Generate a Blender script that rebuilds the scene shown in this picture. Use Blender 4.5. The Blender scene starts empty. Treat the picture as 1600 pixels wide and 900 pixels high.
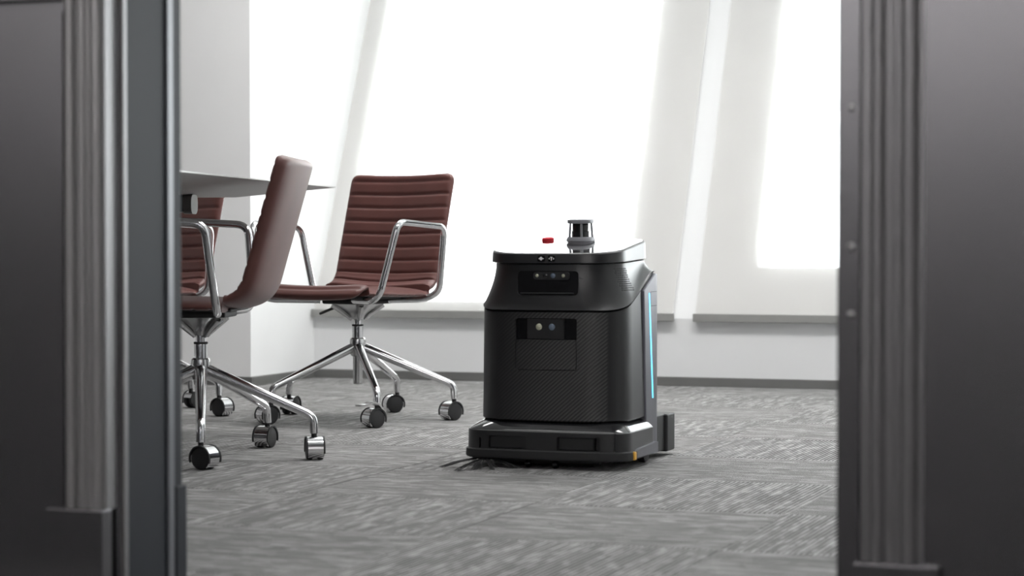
import bpy, bmesh, math, random
from mathutils import Vector, Matrix
from mathutils.bvhtree import BVHTree
rnd = random.Random(7)
SC = bpy.context.scene
COL = SC.collection
PI = math.pi
def R(d): return math.radians(d)
ROOM = R(-20)                       # the room is turned 20 degrees against the lens axis
UX, UY = math.cos(R(20)), -math.sin(R(20))
VX, VY = math.sin(R(20)), math.cos(R(20))
def W(u, d, z=0.0): return Vector((u*UX + d*VX, u*UY + d*VY, z))

# ------------------------------------------------------------------ camera
cam = bpy.data.cameras.new('camera')
cam.sensor_width = 36; cam.lens = 3400/1600*36
cam.dof.use_dof = True; cam.dof.focus_distance = 6.4; cam.dof.aperture_fstop = 4.0
cam.clip_start = 0.05
camo = bpy.data.objects.new('camera', cam); COL.objects.link(camo)
camo.location = (0, 0, 0.595)
camo.rotation_euler = (PI/2 - math.atan(75/3400), 0, 0)
SC.camera = camo
# ------------------------------------------------------------------ sky, lamps, exposure
wd = bpy.data.worlds.new('overcast_sky'); SC.world = wd; wd.use_nodes = True
bg = wd.node_tree.nodes['Background']
bg.inputs['Color'].default_value = (0.965, 0.98, 1.0, 1); bg.inputs['Strength'].default_value = 12.0
SC.view_settings.view_transform = 'Standard'; SC.view_settings.look = 'None'
SC.view_settings.gamma = 1.0; SC.view_settings.use_curve_mapping = False
SC.view_settings.exposure = 0.58
try:
    SC.cycles.use_denoising = True; SC.cycles.denoising_prefilter = 'ACCURATE'
    SC.cycles.max_bounces = 10; SC.cycles.diffuse_bounces = 5; SC.cycles.glossy_bounces = 5
    SC.cycles.transparent_max_bounces = 12
    SC.cycles.sample_clamp_indirect = 8
except Exception: pass
def area(name, loc, rot, sx, sy, watts, color=(1, 1, 1), portal=False):
    l = bpy.data.lights.new(name, 'AREA'); l.shape = 'RECTANGLE'; l.size = sx; l.size_y = sy
    l.energy = watts; l.color = color
    if portal: l.cycles.is_portal = True
    o = bpy.data.objects.new(name, l); COL.objects.link(o); o.location = loc; o.rotation_euler = rot
    return o
area('added_fill_window_side', W(-2.2, 6.9, 2.7), (0, 0, ROOM), 3.0, 0.5, 50, (1, 0.985, 0.975))  # unseen overhead fill, added to brighten the window half of the room
area('added_fill_door_side', W(-1.6, 4.9, 2.7), (0, 0, ROOM), 3.0, 0.4, 14, (1, 0.985, 0.975))  # weaker unseen fill, added to lift the robot's side of the room
area('corridor_lamp', W(-1.8, -0.6, 2.6), (R(-35), 0, ROOM), 5.5, 0.3, 135, (1, 0.97, 0.96))

# ------------------------------------------------------------------ materials
def nodes(m): return m.node_tree.nodes, m.node_tree.links
def mat(name, color, rough=0.5, metal=0.0, spec=0.5, coat=0.0, coat_rough=0.05, noise=0.0, nscale=40, bump=0.0, bscale=200, emit=None, estr=0):
    m = bpy.data.materials.new(name); m.use_nodes = True
    N, L = nodes(m); b = N['Principled BSDF']
    b.inputs['Base Color'].default_value = (*color, 1); b.inputs['Roughness'].default_value = rough
    b.inputs['Metallic'].default_value = metal; b.inputs['Specular IOR Level'].default_value = spec
    b.inputs['Coat Weight'].default_value = coat; b.inputs['Coat Roughness'].default_value = coat_rough
    tc = N.new('ShaderNodeTexCoord')
    if noise:
        n = N.new('ShaderNodeTexNoise'); n.inputs['Scale'].default_value = nscale; n.inputs['Detail'].default_value = 4
        mx = N.new('ShaderNodeMix'); mx.data_type = 'RGBA'
        mx.inputs['A'].default_value = (*[c*(1-noise) for c in color], 1)
        mx.inputs['B'].default_value = (*[min(1, c*(1+noise)) for c in color], 1)
        L.new(tc.outputs['Object'], n.inputs['Vector']); L.new(n.outputs['Fac'], mx.inputs['Factor'])
        L.new(mx.outputs['Result'], b.inputs['Base Color'])
    if bump:
        n2 = N.new('ShaderNodeTexNoise'); n2.inputs['Scale'].default_value = bscale; n2.inputs['Detail'].default_value = 3
        bp = N.new('ShaderNodeBump'); bp.inputs['Strength'].default_value = bump; bp.inputs['Distance'].default_value = 0.002
        L.new(tc.outputs['Object'], n2.inputs['Vector']); L.new(n2.outputs['Fac'], bp.inputs['Height']); L.new(bp.outputs['Normal'], b.inputs['Normal'])
    if emit:
        b.inputs['Emission Color'].default_value = (*emit, 1); b.inputs['Emission Strength'].default_value = estr
    return m
M = {}
M['plaster'] = mat('white_plaster', (0.90, 0.90, 0.90), 0.75, noise=0.02, nscale=6, bump=0.05, bscale=90)
M['plaster_grey'] = mat('pale_grey_plaster', (0.60, 0.585, 0.57), 0.8, noise=0.02, nscale=6, bump=0.05, bscale=90)
M['facade'] = mat('facade_paint', (0.75, 0.755, 0.76), 0.6, noise=0.015, nscale=5)
M['ceiling'] = mat('ceiling_white', (0.82, 0.82, 0.81), 0.9, noise=0.02, nscale=8)
M['base'] = mat('skirting_grey', (0.18, 0.18, 0.175), 0.45, metal=0.3, noise=0.1, nscale=12)
M['bar'] = mat('blind_bar_grey', (0.30, 0.30, 0.288), 0.5, metal=0.2, noise=0.04, nscale=20)
M['frame_dark'] = mat('dark_door_lacquer', (0.15, 0.147, 0.155), 0.27, metal=0.85, noise=0.06, nscale=5, bump=0.03, bscale=160)
M['jamb_dark'] = mat('dark_blue_grey_jamb', (0.015, 0.0175, 0.024), 0.6, spec=0.2, noise=0.06, nscale=6)
M['bead'] = mat('door_bead_grey', (0.22, 0.214, 0.22), 0.4, metal=0.5, noise=0.05, nscale=8)
M['gap'] = mat('added_panel_black', (0.012, 0.012, 0.013), 0.7, noise=0.1)  # black of the added panel behind the camera
M['screw'] = mat('screw_steel', (0.2, 0.2, 0.2), 0.35, metal=0.9, noise=0.05)
M['win_frame'] = mat('window_frame_white', (0.78, 0.79, 0.8), 0.4, noise=0.02)
M['chrome'] = mat('polished_chrome', (0.78, 0.78, 0.79), 0.10, metal=1.0, noise=0.03, nscale=30)
M['alu'] = mat('polished_aluminium', (0.62, 0.62, 0.62), 0.2, metal=1.0, noise=0.04, nscale=25)
M['black'] = mat('black_plastic', (0.014, 0.014, 0.015), 0.5, noise=0.15, nscale=60, bump=0.05, bscale=400)
M['wheel'] = mat('caster_black', (0.02, 0.02, 0.021), 0.55, noise=0.15, nscale=60)
M['table_top'] = mat('table_white', (0.72, 0.72, 0.71), 0.35, noise=0.02, nscale=10)
M['table_under'] = mat('table_underside_grey', (0.62, 0.62, 0.615), 0.5, noise=0.05, nscale=8)
M['table_metal'] = mat('table_beam_black', (0.03, 0.03, 0.03), 0.4, noise=0.1)
M['rob'] = mat('robot_satin_black', (0.012, 0.012, 0.013), 0.36, spec=0.6, noise=0.05, nscale=60, bump=0.02, bscale=900)
M['rob_gloss'] = mat('robot_gloss_black', (0.012, 0.012, 0.014), 0.06, coat=0.2, noise=0.05)
M['rob_lid'] = mat('robot_lid_gloss', (0.03, 0.03, 0.033), 0.07, spec=0.9, coat=1.0, coat_rough=0.03, noise=0.04); M['rob_lid'].node_tree.nodes['Principled BSDF'].inputs['IOR'].default_value = 1.9; M['rob_lid'].node_tree.nodes['Principled BSDF'].inputs['Coat IOR'].default_value = 1.9
M['rob_lens'] = mat('sensor_black_glass', (0.004, 0.004, 0.005), 0.12, coat=0.3, noise=0.1)
M['rob_pocket'] = mat('robot_pocket_black', (0.013, 0.013, 0.014), 0.45, noise=0.1)
M['rob_shell'] = mat('robot_shell_grey', (0.13, 0.128, 0.15), 0.38, metal=0.35, noise=0.03, nscale=80, bump=0.02, bscale=900)
M['rubber'] = mat('rubber_black', (0.016, 0.016, 0.017), 0.65, noise=0.1)
M['red'] = mat('red_button', (0.62, 0.02, 0.035), 0.6, spec=0.2, noise=0.05)
M['yellow'] = mat('amber_tab', (0.85, 0.45, 0.06), 0.4, noise=0.05)
M['lidar_grey'] = mat('lidar_grey_metal', (0.24, 0.24, 0.26), 0.5, metal=0.1, noise=0.04)
M['white_mark'] = mat('white_print', (0.85, 0.85, 0.85), 0.5, noise=0.02)
M['glass_bead'] = mat('lens_pale', (0.55, 0.55, 0.42), 0.15, metal=0.3, coat=0.5, noise=0.1)
M['glass_blue'] = mat('lens_blue', (0.12, 0.16, 0.22), 0.08, coat=0.8, noise=0.2, nscale=300)
M['cyan'] = mat('cyan_light', (0.1, 0.5, 0.7), 0.4, noise=0.02, emit=(0.10, 0.62, 1.0), estr=1.5)

def leather():
    m = bpy.data.materials.new('burgundy_leather'); m.use_nodes = True
    N, L = nodes(m); b = N['Principled BSDF']
    tc = N.new('ShaderNodeTexCoord'); n = N.new('ShaderNodeTexNoise'); n.inputs['Scale'].default_value = 14; n.inputs['Detail'].default_value = 5
    r = N.new('ShaderNodeValToRGB'); r.color_ramp.elements[0].position = 0.3; r.color_ramp.elements[1].position = 0.75
    r.color_ramp.elements[0].color = (0.105, 0.037, 0.031, 1); r.color_ramp.elements[1].color = (0.130, 0.046, 0.039, 1)
    v = N.new('ShaderNodeTexVoronoi'); v.inputs['Scale'].default_value = 420
    bp = N.new('ShaderNodeBump'); bp.inputs['Strength'].default_value = 0.12; bp.inputs['Distance'].default_value = 0.001
    L.new(tc.outputs['Object'], n.inputs['Vector']); L.new(n.outputs['Fac'], r.inputs['Fac']); L.new(r.outputs['Color'], b.inputs['Base Color'])
    L.new(tc.outputs['Object'], v.inputs['Vector']); L.new(v.outputs['Distance'], bp.inputs['Height']); L.new(bp.outputs['Normal'], b.inputs['Normal'])
    b.inputs['Roughness'].default_value = 0.42; b.inputs['Specular IOR Level'].default_value = 0.5
    b.inputs['Sheen Weight'].default_value = 0.15; b.inputs['Sheen Roughness'].default_value = 0.4
    return m
M['leather'] = leather()

def carbon():
    m = bpy.data.materials.new('carbon_weave_panel'); m.use_nodes = True
    N, L = nodes(m); b = N['Principled BSDF']
    tc = N.new('ShaderNodeTexCoord'); sp = N.new('ShaderNodeSeparateXYZ'); L.new(tc.outputs['Object'], sp.inputs[0])
    def mth(op, a, bb=None, c=None):
        k = N.new('ShaderNodeMath'); k.operation = op
        for i, x in enumerate((a, bb, c)):
            if x is None: continue
            if isinstance(x, (int, float)): k.inputs[i].default_value = x
            else: L.new(x, k.inputs[i])
        return k.outputs[0]
    dg = mth('SUBTRACT', mth('MULTIPLY', sp.outputs['Z'], 1.15), sp.outputs['X'])
    s = mth('SINE', mth('MULTIPLY', dg, 2*PI/0.0118))
    s = mth('SMOOTHSTEP', s, -0.5, 0.9) if False else mth('MULTIPLY_ADD', s, 0.5, 0.5)
    mr = N.new('ShaderNodeMapRange'); mr.interpolation_type = 'SMOOTHSTEP'
    mr.inputs['From Min'].default_value = -0.17; mr.inputs['From Max'].default_value = 0.02
    L.new(sp.outputs['X'], mr.inputs['Value'])
    m2 = N.new('ShaderNodeMapRange'); m2.interpolation_type = 'SMOOTHSTEP'
    m2.inputs['From Min'].default_value = 0.166; m2.inputs['From Max'].default_value = 0.158
    L.new(sp.outputs['X'], m2.inputs['Value'])
    f = N.new('ShaderNodeMapRange'); f.inputs['From Min'].default_value = -0.12; f.inputs['From Max'].default_value = -0.15   # the weave is only on the front
    L.new(sp.outputs['Y'], f.inputs['Value'])
    msk = mth('MULTIPLY', mth('MULTIPLY', mr.outputs[0], m2.outputs[0]), f.outputs[0])
    msk = mth('MINIMUM', msk, 1.0)
    st = mth('MULTIPLY', s, msk)
    n = N.new('ShaderNodeTexNoise'); n.inputs['Scale'].default_value = 90; L.new(tc.outputs['Object'], n.inputs['Vector'])
    st = mth('MULTIPLY', st, mth('MULTIPLY_ADD', n.outputs['Fac'], 0.5, 0.75))
    mx = N.new('ShaderNodeMix'); mx.data_type = 'RGBA'
    mx.inputs['A'].default_value = (0.011, 0.011, 0.012, 1); mx.inputs['B'].default_value = (0.070, 0.068, 0.067, 1)
    L.new(st, mx.inputs['Factor']); L.new(mx.outputs['Result'], b.inputs['Base Color'])
    bp = N.new('ShaderNodeBump'); bp.inputs['Strength'].default_value = 0.25; bp.inputs['Distance'].default_value = 0.0006
    L.new(st, bp.inputs['Height']); L.new(bp.outputs['Normal'], b.inputs['Normal'])
    b.inputs['Roughness'].default_value = 0.40; b.inputs['Specular IOR Level'].default_value = 0.5
    return m
M['carbon'] = carbon()

def carpet():
    m = bpy.data.materials.new('carpet_tile_loops'); m.use_nodes = True
    N, L = nodes(m); b = N['Principled BSDF']; b.inputs['Roughness'].default_value = 0.95; b.inputs['Specular IOR Level'].default_value = 0.15
    tc = N.new('ShaderNodeTexCoord'); oi = N.new('ShaderNodeObjectInfo')
    off = N.new('ShaderNodeVectorMath'); off.operation = 'SCALE'; off.inputs[0].default_value = (3.1, 7.7, 1.3); L.new(oi.outputs['Random'], off.inputs['Scale'])
    ad = N.new('ShaderNodeVectorMath'); L.new(tc.outputs['Object'], ad.inputs[0]); L.new(off.outputs[0], ad.inputs[1])
    def mp(sx, sy):
        k = N.new('ShaderNodeMapping'); k.inputs['Scale'].default_value = (sx, sy, 1); L.new(ad.outputs[0], k.inputs['Vector']); return k.outputs[0]
    def noise(vec, sc, det=2, rgh=0.5):
        k = N.new('ShaderNodeTexNoise'); k.inputs['Scale'].default_value = sc; k.inputs['Detail'].default_value = det; k.inputs['Roughness'].default_value = rgh; L.new(vec, k.inputs['Vector']); return k.outputs['Fac']
    def mth(op, a, bb=None, c=None):
        k = N.new('ShaderNodeMath'); k.operation = op
        for i, x in enumerate((a, bb, c)):
            if x is None: continue
            if isinstance(x, (int, float)): k.inputs[i].default_value = x
            else: L.new(x, k.inputs[i])
        return k.outputs[0]
    def ramp(x, a, bb):
        k = N.new('ShaderNodeMapRange'); k.interpolation_type = 'SMOOTHSTEP'; k.inputs['From Min'].default_value = a; k.inputs['From Max'].default_value = bb; L.new(x, k.inputs['Value']); return k.outputs[0]
    P = 0.0110
    sp = N.new('ShaderNodeSeparateXYZ'); L.new(ad.outputs[0], sp.inputs[0])
    row = mth('DIVIDE', sp.outputs['X'], P); cell = mth('FLOOR', row); fr = mth('FRACT', row)
    def rowvec(fy, seed):                                       # one random track for each row of loops
        k = N.new('ShaderNodeCombineXYZ'); L.new(mth('MULTIPLY', cell, 3.71), k.inputs[0]); L.new(mth('MULTIPLY', sp.outputs['Y'], fy), k.inputs[1]); k.inputs[2].default_value = seed; return k.outputs[0]
    strands = ramp(noise(rowvec(3.5, 1.0), 1.0, 2), 0.36, 0.64)
    dashes = ramp(noise(rowvec(12, 5.0), 1.0, 1), 0.54, 0.62)
    gap = ramp(mth('ABSOLUTE', mth('SUBTRACT', fr, 0.5)), 0.20, 0.42)
    dark = mth('MULTIPLY', gap, ramp(noise(rowvec(5, 9.0), 1.0, 1), 0.22, 0.44))
    fine = noise(mp(900, 900), 1.0, 2)
    big = noise(mp(2.2, 2.2), 1.0, 3)
    h = mth('ADD', mth('MULTIPLY', strands, 0.36), mth('MULTIPLY', dashes, 0.42))
    h = mth('SUBTRACT', h, mth('MULTIPLY', dark, 1.05))
    h = mth('ADD', h, mth('MULTIPLY_ADD', fine, 0.4, -0.2))
    h = mth('ADD', h, mth('MULTIPLY_ADD', big, 0.2, -0.10))
    r = N.new('ShaderNodeValToRGB'); e = r.color_ramp.elements
    e[0].position = 0.0; e[0].color = (0.045, 0.044, 0.0435, 1); e[1].position = 1.0; e[1].color = (0.44, 0.433, 0.428, 1)
    k = e.new(0.35); k.color = (0.22, 0.216, 0.214, 1)
    L.new(mth('MULTIPLY_ADD', h, 0.85, 0.50), r.inputs['Fac']); L.new(r.outputs['Color'], b.inputs['Base Color'])
    bp = N.new('ShaderNodeBump'); bp.inputs['Strength'].default_value = 0.4; bp.inputs['Distance'].default_value = 0.002
    L.new(h, bp.inputs['Height']); L.new(bp.outputs['Normal'], b.inputs['Normal'])
    return m
M['carpet'] = carpet()

def blind_fabric():
    m = bpy.data.materials.new('blind_mesh_fabric'); m.use_nodes = True
    N, L = nodes(m); N.remove(N['Principled BSDF']); out = N['Material Output']
    tc = N.new('ShaderNodeTexCoord'); n = N.new('ShaderNodeTexNoise'); n.inputs['Scale'].default_value = 5; n.inputs['Detail'].default_value = 3
    L.new(tc.outputs['Object'], n.inputs['Vector'])
    mx = N.new('ShaderNodeMix'); mx.data_type = 'RGBA'; mx.inputs['A'].default_value = (0.70, 0.69, 0.67, 1); mx.inputs['B'].default_value = (0.735, 0.725, 0.705, 1); L.new(n.outputs['Fac'], mx.inputs['Factor'])
    d = N.new('ShaderNodeBsdfDiffuse'); t = N.new('ShaderNodeBsdfTranslucent'); tr = N.new('ShaderNodeBsdfTransparent')
    L.new(mx.outputs['Result'], d.inputs['Color']); L.new(mx.outputs['Result'], t.inputs['Color'])
    m1 = N.new('ShaderNodeMixShader'); m1.inputs[0].default_value = 0.15; L.new(d.outputs[0], m1.inputs[1]); L.new(t.outputs[0], m1.inputs[2])
    m2 = N.new('ShaderNodeMixShader'); m2.inputs[0].default_value = 0.30; L.new(m1.outputs[0], m2.inputs[1]); L.new(tr.outputs[0], m2.inputs[2])
    L.new(m2.outputs[0], out.inputs['Surface'])
    return m
M['blind'] = blind_fabric()
def pane_glass():
    m = bpy.data.materials.new('window_glass'); m.use_nodes = True
    N, L = nodes(m); N.remove(N['Principled BSDF']); out = N['Material Output']
    tr = N.new('ShaderNodeBsdfTransparent'); tr.inputs['Color'].default_value = (0.96, 0.98, 0.975, 1)
    g = N.new('ShaderNodeBsdfGlossy'); g.inputs['Roughness'].default_value = 0.02
    fr = N.new('ShaderNodeFresnel'); fr.inputs['IOR'].default_value = 1.45
    mx = N.new('ShaderNodeMixShader'); L.new(fr.outputs[0], mx.inputs[0]); L.new(tr.outputs[0], mx.inputs[1]); L.new(g.outputs[0], mx.inputs[2])
    L.new(mx.outputs[0], out.inputs['Surface'])
    return m
M['glass'] = pane_glass()

# ------------------------------------------------------------------ mesh helpers
def finish(bm, ang=35):
    bmesh.ops.recalc_face_normals(bm, faces=bm.faces[:])
    lim = R(ang)
    for f in bm.faces: f.smooth = True
    for e in bm.edges:
        e.smooth = not (len(e.link_faces) == 2 and e.calc_face_angle(0) > lim)
def wn(o):
    k = o.modifiers.new('weighted_normals', 'WEIGHTED_NORMAL'); k.keep_sharp = True; k.weight = 80
def obj(name, bm, m, parent=None, loc=(0, 0, 0), rot=(0, 0, 0), ang=35):
    finish(bm, ang)
    me = bpy.data.meshes.new(name); bm.to_mesh(me); bm.free()
    for x in (m if isinstance(m, (list, tuple)) else [m]): me.materials.append(x)
    o = bpy.data.objects.new(name, me); COL.objects.link(o)
    o.location = loc; o.rotation_euler = rot
    if parent: o.parent = parent
    wn(o); return o
def empty(name, loc, rotz, label, cat, group=None):
    o = bpy.data.objects.new(name, None); COL.objects.link(o); o.location = loc; o.rotation_euler = (0, 0, rotz)
    o.empty_display_size = 0.1
    o['label'] = label; o['category'] = cat
    if group: o['group'] = group
    return o
def structure(o): o['kind'] = 'structure'; return o
def box(bm, x0, x1, y0, y1, z0, z1, bev=0.0, seg=2, mtx=None):
    r = bmesh.ops.create_cube(bm, size=1)
    vs = r['verts']
    for v in vs:
        v.co = Vector((x0+(v.co.x+.5)*(x1-x0), y0+(v.co.y+.5)*(y1-y0), z0+(v.co.z+.5)*(z1-z0)))
    if bev:
        es = list({e for v in vs for e in v.link_edges})
        rr = bmesh.ops.bevel(bm, geom=es, offset=bev, segments=seg, profile=0.5, affect='EDGES')
        vs = list({v for f in rr['faces'] for v in f.verts} | {v for v in vs if v.is_valid})
    if mtx is not None:
        for v in vs: v.co = mtx @ v.co
    return vs
def loft(bm, rings, cap0=True, cap1=True, closed=True):
    rv = [[bm.verts.new(p) for p in r] for r in rings]
    n = len(rv[0])
    for a, b in zip(rv, rv[1:]):
        for i in range(n if closed else n-1):
            j = (i+1) % n
            bm.faces.new((a[i], a[j], b[j], b[i]))
    if cap0: bm.faces.new(rv[0][::-1])
    if cap1: bm.faces.new(rv[-1])
    return rv
def lathe(bm, prof, n=32, mtx=None):
    rings = []
    for r, z in prof:
        ring = [Vector((max(r, 1e-5)*math.cos(2*PI*i/n), max(r, 1e-5)*math.sin(2*PI*i/n), z)) for i in range(n)]
        rings.append([mtx @ p for p in ring] if mtx is not None else ring)
    loft(bm, rings)
def fillet(pts, rad, seg=6):
    pts = [Vector(p) for p in pts]; out = [pts[0]]
    for a, b, c in zip(pts, pts[1:], pts[2:]):
        d1 = (a-b); d2 = (c-b); l1, l2 = d1.length, d2.length
        d1.normalize(); d2.normalize()
        t = min(rad, 0.45*l1, 0.45*l2)
        for k in range(seg+1):
            s = k/seg
            p = (b+d1*t)*(1-s)**2 + b*2*s*(1-s) + (b+d2*t)*s**2
            out.append(p)
    out.append(pts[-1]); return out
def tube(bm, pts, rad, n=10, up=None, aspect=None):
    pts = [Vector(p) for p in pts]; m = len(pts)
    rads = rad if isinstance(rad, (list, tuple)) else [rad]*m
    rings = []; side = None
    for i, p in enumerate(pts):
        t = (pts[min(i+1, m-1)] - pts[max(i-1, 0)]).normalized()
        if side is None:
            a = Vector(up) if up is not None else (Vector((0, 0, 1)) if abs(t.z) < 0.9 else Vector((1, 0, 0)))
            side = t.cross(a).normalized()
        else:
            side = (side - t*side.dot(t)).normalized()
        nn = side.cross(t).normalized()
        ra = rads[i]; rb = ra*(aspect[i] if aspect else 1.0)
        rings.append([p + side*(ra*math.cos(2*PI*k/n)) + nn*(rb*math.sin(2*PI*k/n)) for k in range(n)])
    loft(bm, rings)
def prism(bm, out2, f0, f1):
    """outline of 2-D points; f0/f1 map a 2-D point to the near and the far 3-D point"""
    loft(bm, [[f0(p) for p in out2], [f1(p) for p in out2]])
def rrect2(x0, x1, y0, y1, r, seg=5):
    pts = []
    for cx, cy, a0 in ((x1-r, y1-r, 0), (x0+r, y1-r, 90), (x0+r, y0+r, 180), (x1-r, y0+r, 270)):
        for k in range(seg+1):
            a = R(a0 + 90*k/seg); pts.append((cx+r*math.cos(a), cy+r*math.sin(a)))
    return pts
def boolean(o, cutters, op='DIFFERENCE'):
    o.modifiers.clear()
    for c in cutters:
        md = o.modifiers.new('cut', 'BOOLEAN'); md.object = c; md.operation = op; md.solver = 'EXACT'
    bpy.context.view_layer.update()
    dg = bpy.context.evaluated_depsgraph_get()
    me = bpy.data.meshes.new_from_object(o.evaluated_get(dg))
    o.modifiers.clear(); old = o.data; o.data = me; bpy.data.meshes.remove(old)
    for c in cutters: bpy.data.objects.remove(c)
    bm = bmesh.new(); bm.from_mesh(me); bmesh.ops.remove_doubles(bm, verts=bm.verts[:], dist=1e-5)
    lim = R(30)
    for f in bm.faces: f.smooth = True
    for e in bm.edges: e.smooth = not (len(e.link_faces) == 2 and e.calc_face_angle(0) > lim)
    bm.to_mesh(me); bm.free(); wn(o)
    return o

# ================================================================== THE ROOM
D0 = 8.57; ZF = 0.275; LEAN = R(23.6); CL, SL = math.cos(LEAN), math.sin(LEAN)
UL, UR = -4.035, 2.4; CEIL = 2.75; DW0, DW1 = 3.10, 3.35     # door wall
RR = (0, 0, ROOM)
bm = bmesh.new(); box(bm, -7.2, 2.6, 2.8, 8.7, -0.12, -0.006)
floor = structure(obj('floor', bm, M['carpet'], rot=RR))
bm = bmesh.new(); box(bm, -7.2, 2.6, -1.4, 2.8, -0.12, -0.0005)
structure(obj('floor_corridor', bm, mat('dark_reflected_floor', (0.03, 0.03, 0.032), 0.95, spec=0.1, noise=0.3, nscale=150), rot=RR))  # unseen floor, made dark to deepen the door wall's lower reflections
# carpet tiles, laid quarter-turned, each its own slab
T = 0.583; U0, V0 = W(0, 0).x, 0
cu = 0.598*UX + 4.709*UY; cd = 0.598*VX + 4.709*VY            # one tile corner in room coordinates
bm = bmesh.new(); g = 0.0006
box(bm, -T/2+g, T/2-g, -T/2+g, T/2-g, -0.006, 0.0, 0.0009, 1)
tile_mesh = None
for i in range(-6, 5):
    for j in range(-6, 8):
        u, d = cu + (i+0.5-1)*T, cd + (j+0.5)*T
        if d > D0 + T*0.2 or u < -4.9 or d < 2.8: continue
        turn = ROOM + (0 if (i+j) % 2 == 0 else PI/2) + (PI if rnd.random() < .5 else 0)
        if tile_mesh is None:
            o = obj('carpet_tile', bm, M['carpet'], floor); tile_mesh = o.data
        else:
            o = bpy.data.objects.new('carpet_tile', tile_mesh); COL.objects.link(o); o.parent = floor
        o.location = (u, d, rnd.uniform(0, 0.0005)); o.rotation_euler = (0, 0, turn - ROOM)
bm = bmesh.new(); box(bm, -7.2, 2.6, -1.4, 10.2, CEIL, CEIL+0.1)
structure(obj('ceiling', bm, M['ceiling'], rot=RR))
# far wall: upright dado below, facade leaning outwards above
def fpt(u, w, n): return Vector((u, D0 + w*SL + n*CL, ZF + w*CL - n*SL))   # n grows outwards
def wz(z): return (z-ZF)/CL
def fbox(bm, u0, u1, z0, z1, n0, n1):
    w0, w1 = wz(z0), wz(z1)
    v = [bm.verts.new(fpt(*q)) for q in ((u0,w0,n0),(u1,w0,n0),(u1,w1,n0),(u0,w1,n0),(u0,w0,n1),(u1,w0,n1),(u1,w1,n1),(u0,w1,n1))]
    for f in ((0,1,2,3),(4,7,6,5),(0,4,5,1),(1,5,6,2),(2,6,7,3),(3,7,4,0)): bm.faces.new([v[k] for k in f])
WIN = [(-3.937, -2.637, 0.335, 2.5), (-2.09, -0.79, 0.484, 2.5), (-0.56, 1.3, 0.484, 2.5)]
bm = bmesh.new()
box(bm, UL-0.3, UR, D0, D0+0.12, 0, ZF)
ub = UL-0.05
for (a, b, z0, z1) in WIN:
    fbox(bm, ub, a, ZF, CEIL+.1, 0, 0.12); fbox(bm, a, b, ZF, z0, 0, 0.12); fbox(bm, a, b, z1, CEIL+.1, 0, 0.12); ub = b
fbox(bm, ub, UR+.1, ZF, CEIL+.1, 0, 0.12)
structure(obj('wall_back', bm, M['facade'], rot=RR))
for k, (a, b, z0, z1) in enumerate(WIN):
    bm = bmesh.new(); w = 0.025
    fbox(bm, a, a+w, z0, z1, 0.07, 0.12); fbox(bm, b-w, b, z0, z1, 0.07, 0.12); fbox(bm, a+w, b-w, z0, z0+w, 0.07, 0.12); fbox(bm, a+w, b-w, z1-w, z1, 0.07, 0.12)
    wo = structure(obj('window_%d' % (k+1), bm, M['win_frame'], rot=RR))
    bm = bmesh.new(); fbox(bm, a+w, b-w, z0+w, z1-w, 0.094, 0.096)
    obj('pane', bm, M['glass'], wo)
    c = fpt((a+b)/2, wz((z0+z1)/2), 0.14)
    po = area('window_portal', W(c.x, c.y, c.z), (0, 0, 0), b-a, wz(z1)-wz(z0), 1, portal=True)
    # a portal shines along its local -Z: into the room, square to the leaning glass
    nrm = -(Vector((VX, VY, 0))*CL + Vector((0, 0, -1))*SL)
    zz = -nrm; xx = Vector((UX, UY, 0)); yy = zz.cross(xx)
    po.rotation_euler = Matrix((xx, yy, zz)).transposed().to_euler()
# left mass (column) and the other walls
bm = bmesh.new(); box(bm, -7.2, UL, 7.97, 10.2, 0, CEIL)
structure(obj('wall_left', bm, M['plaster'], rot=RR))
bm = bmesh.new(); box(bm, -7.3, -7.2, -1.4, 8.0, 0, CEIL); structure(obj('wall_far_left', bm, M['plaster'], rot=RR))
bm = bmesh.new(); box(bm, UR, UR+.1, -1.4, 10.2, 0, CEIL); structure(obj('wall_right', bm, M['plaster'], rot=RR))
bm = bmesh.new(); box(bm, -7.2, UR, -1.5, -1.4, 0, CEIL); structure(obj('wall_corridor', bm, M['plaster'], rot=RR))
bm = bmesh.new(); box(bm, -7.2, UR, -1.4, -1.38, 0, 1.0); structure(obj('added_dark_panel', bm, M['gap'], rot=RR))  # unseen dark panel, added so the door wall reflects darker low down
bh = 0.037
bm = bmesh.new(); box(bm, UL, UR, D0-0.012, D0, 0, bh, 0.002, 1); structure(obj('baseboard_back', bm, M['base'], rot=RR))
bm = bmesh.new(); box(bm, -7.2, UL+.012, 7.958, 7.97, 0, bh, 0.002, 1); box(bm, UL, UL+0.012, 7.97, D0-.012, 0, bh, 0.002, 1)
structure(obj('baseboard_left', bm, M['base'], rot=RR))
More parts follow.
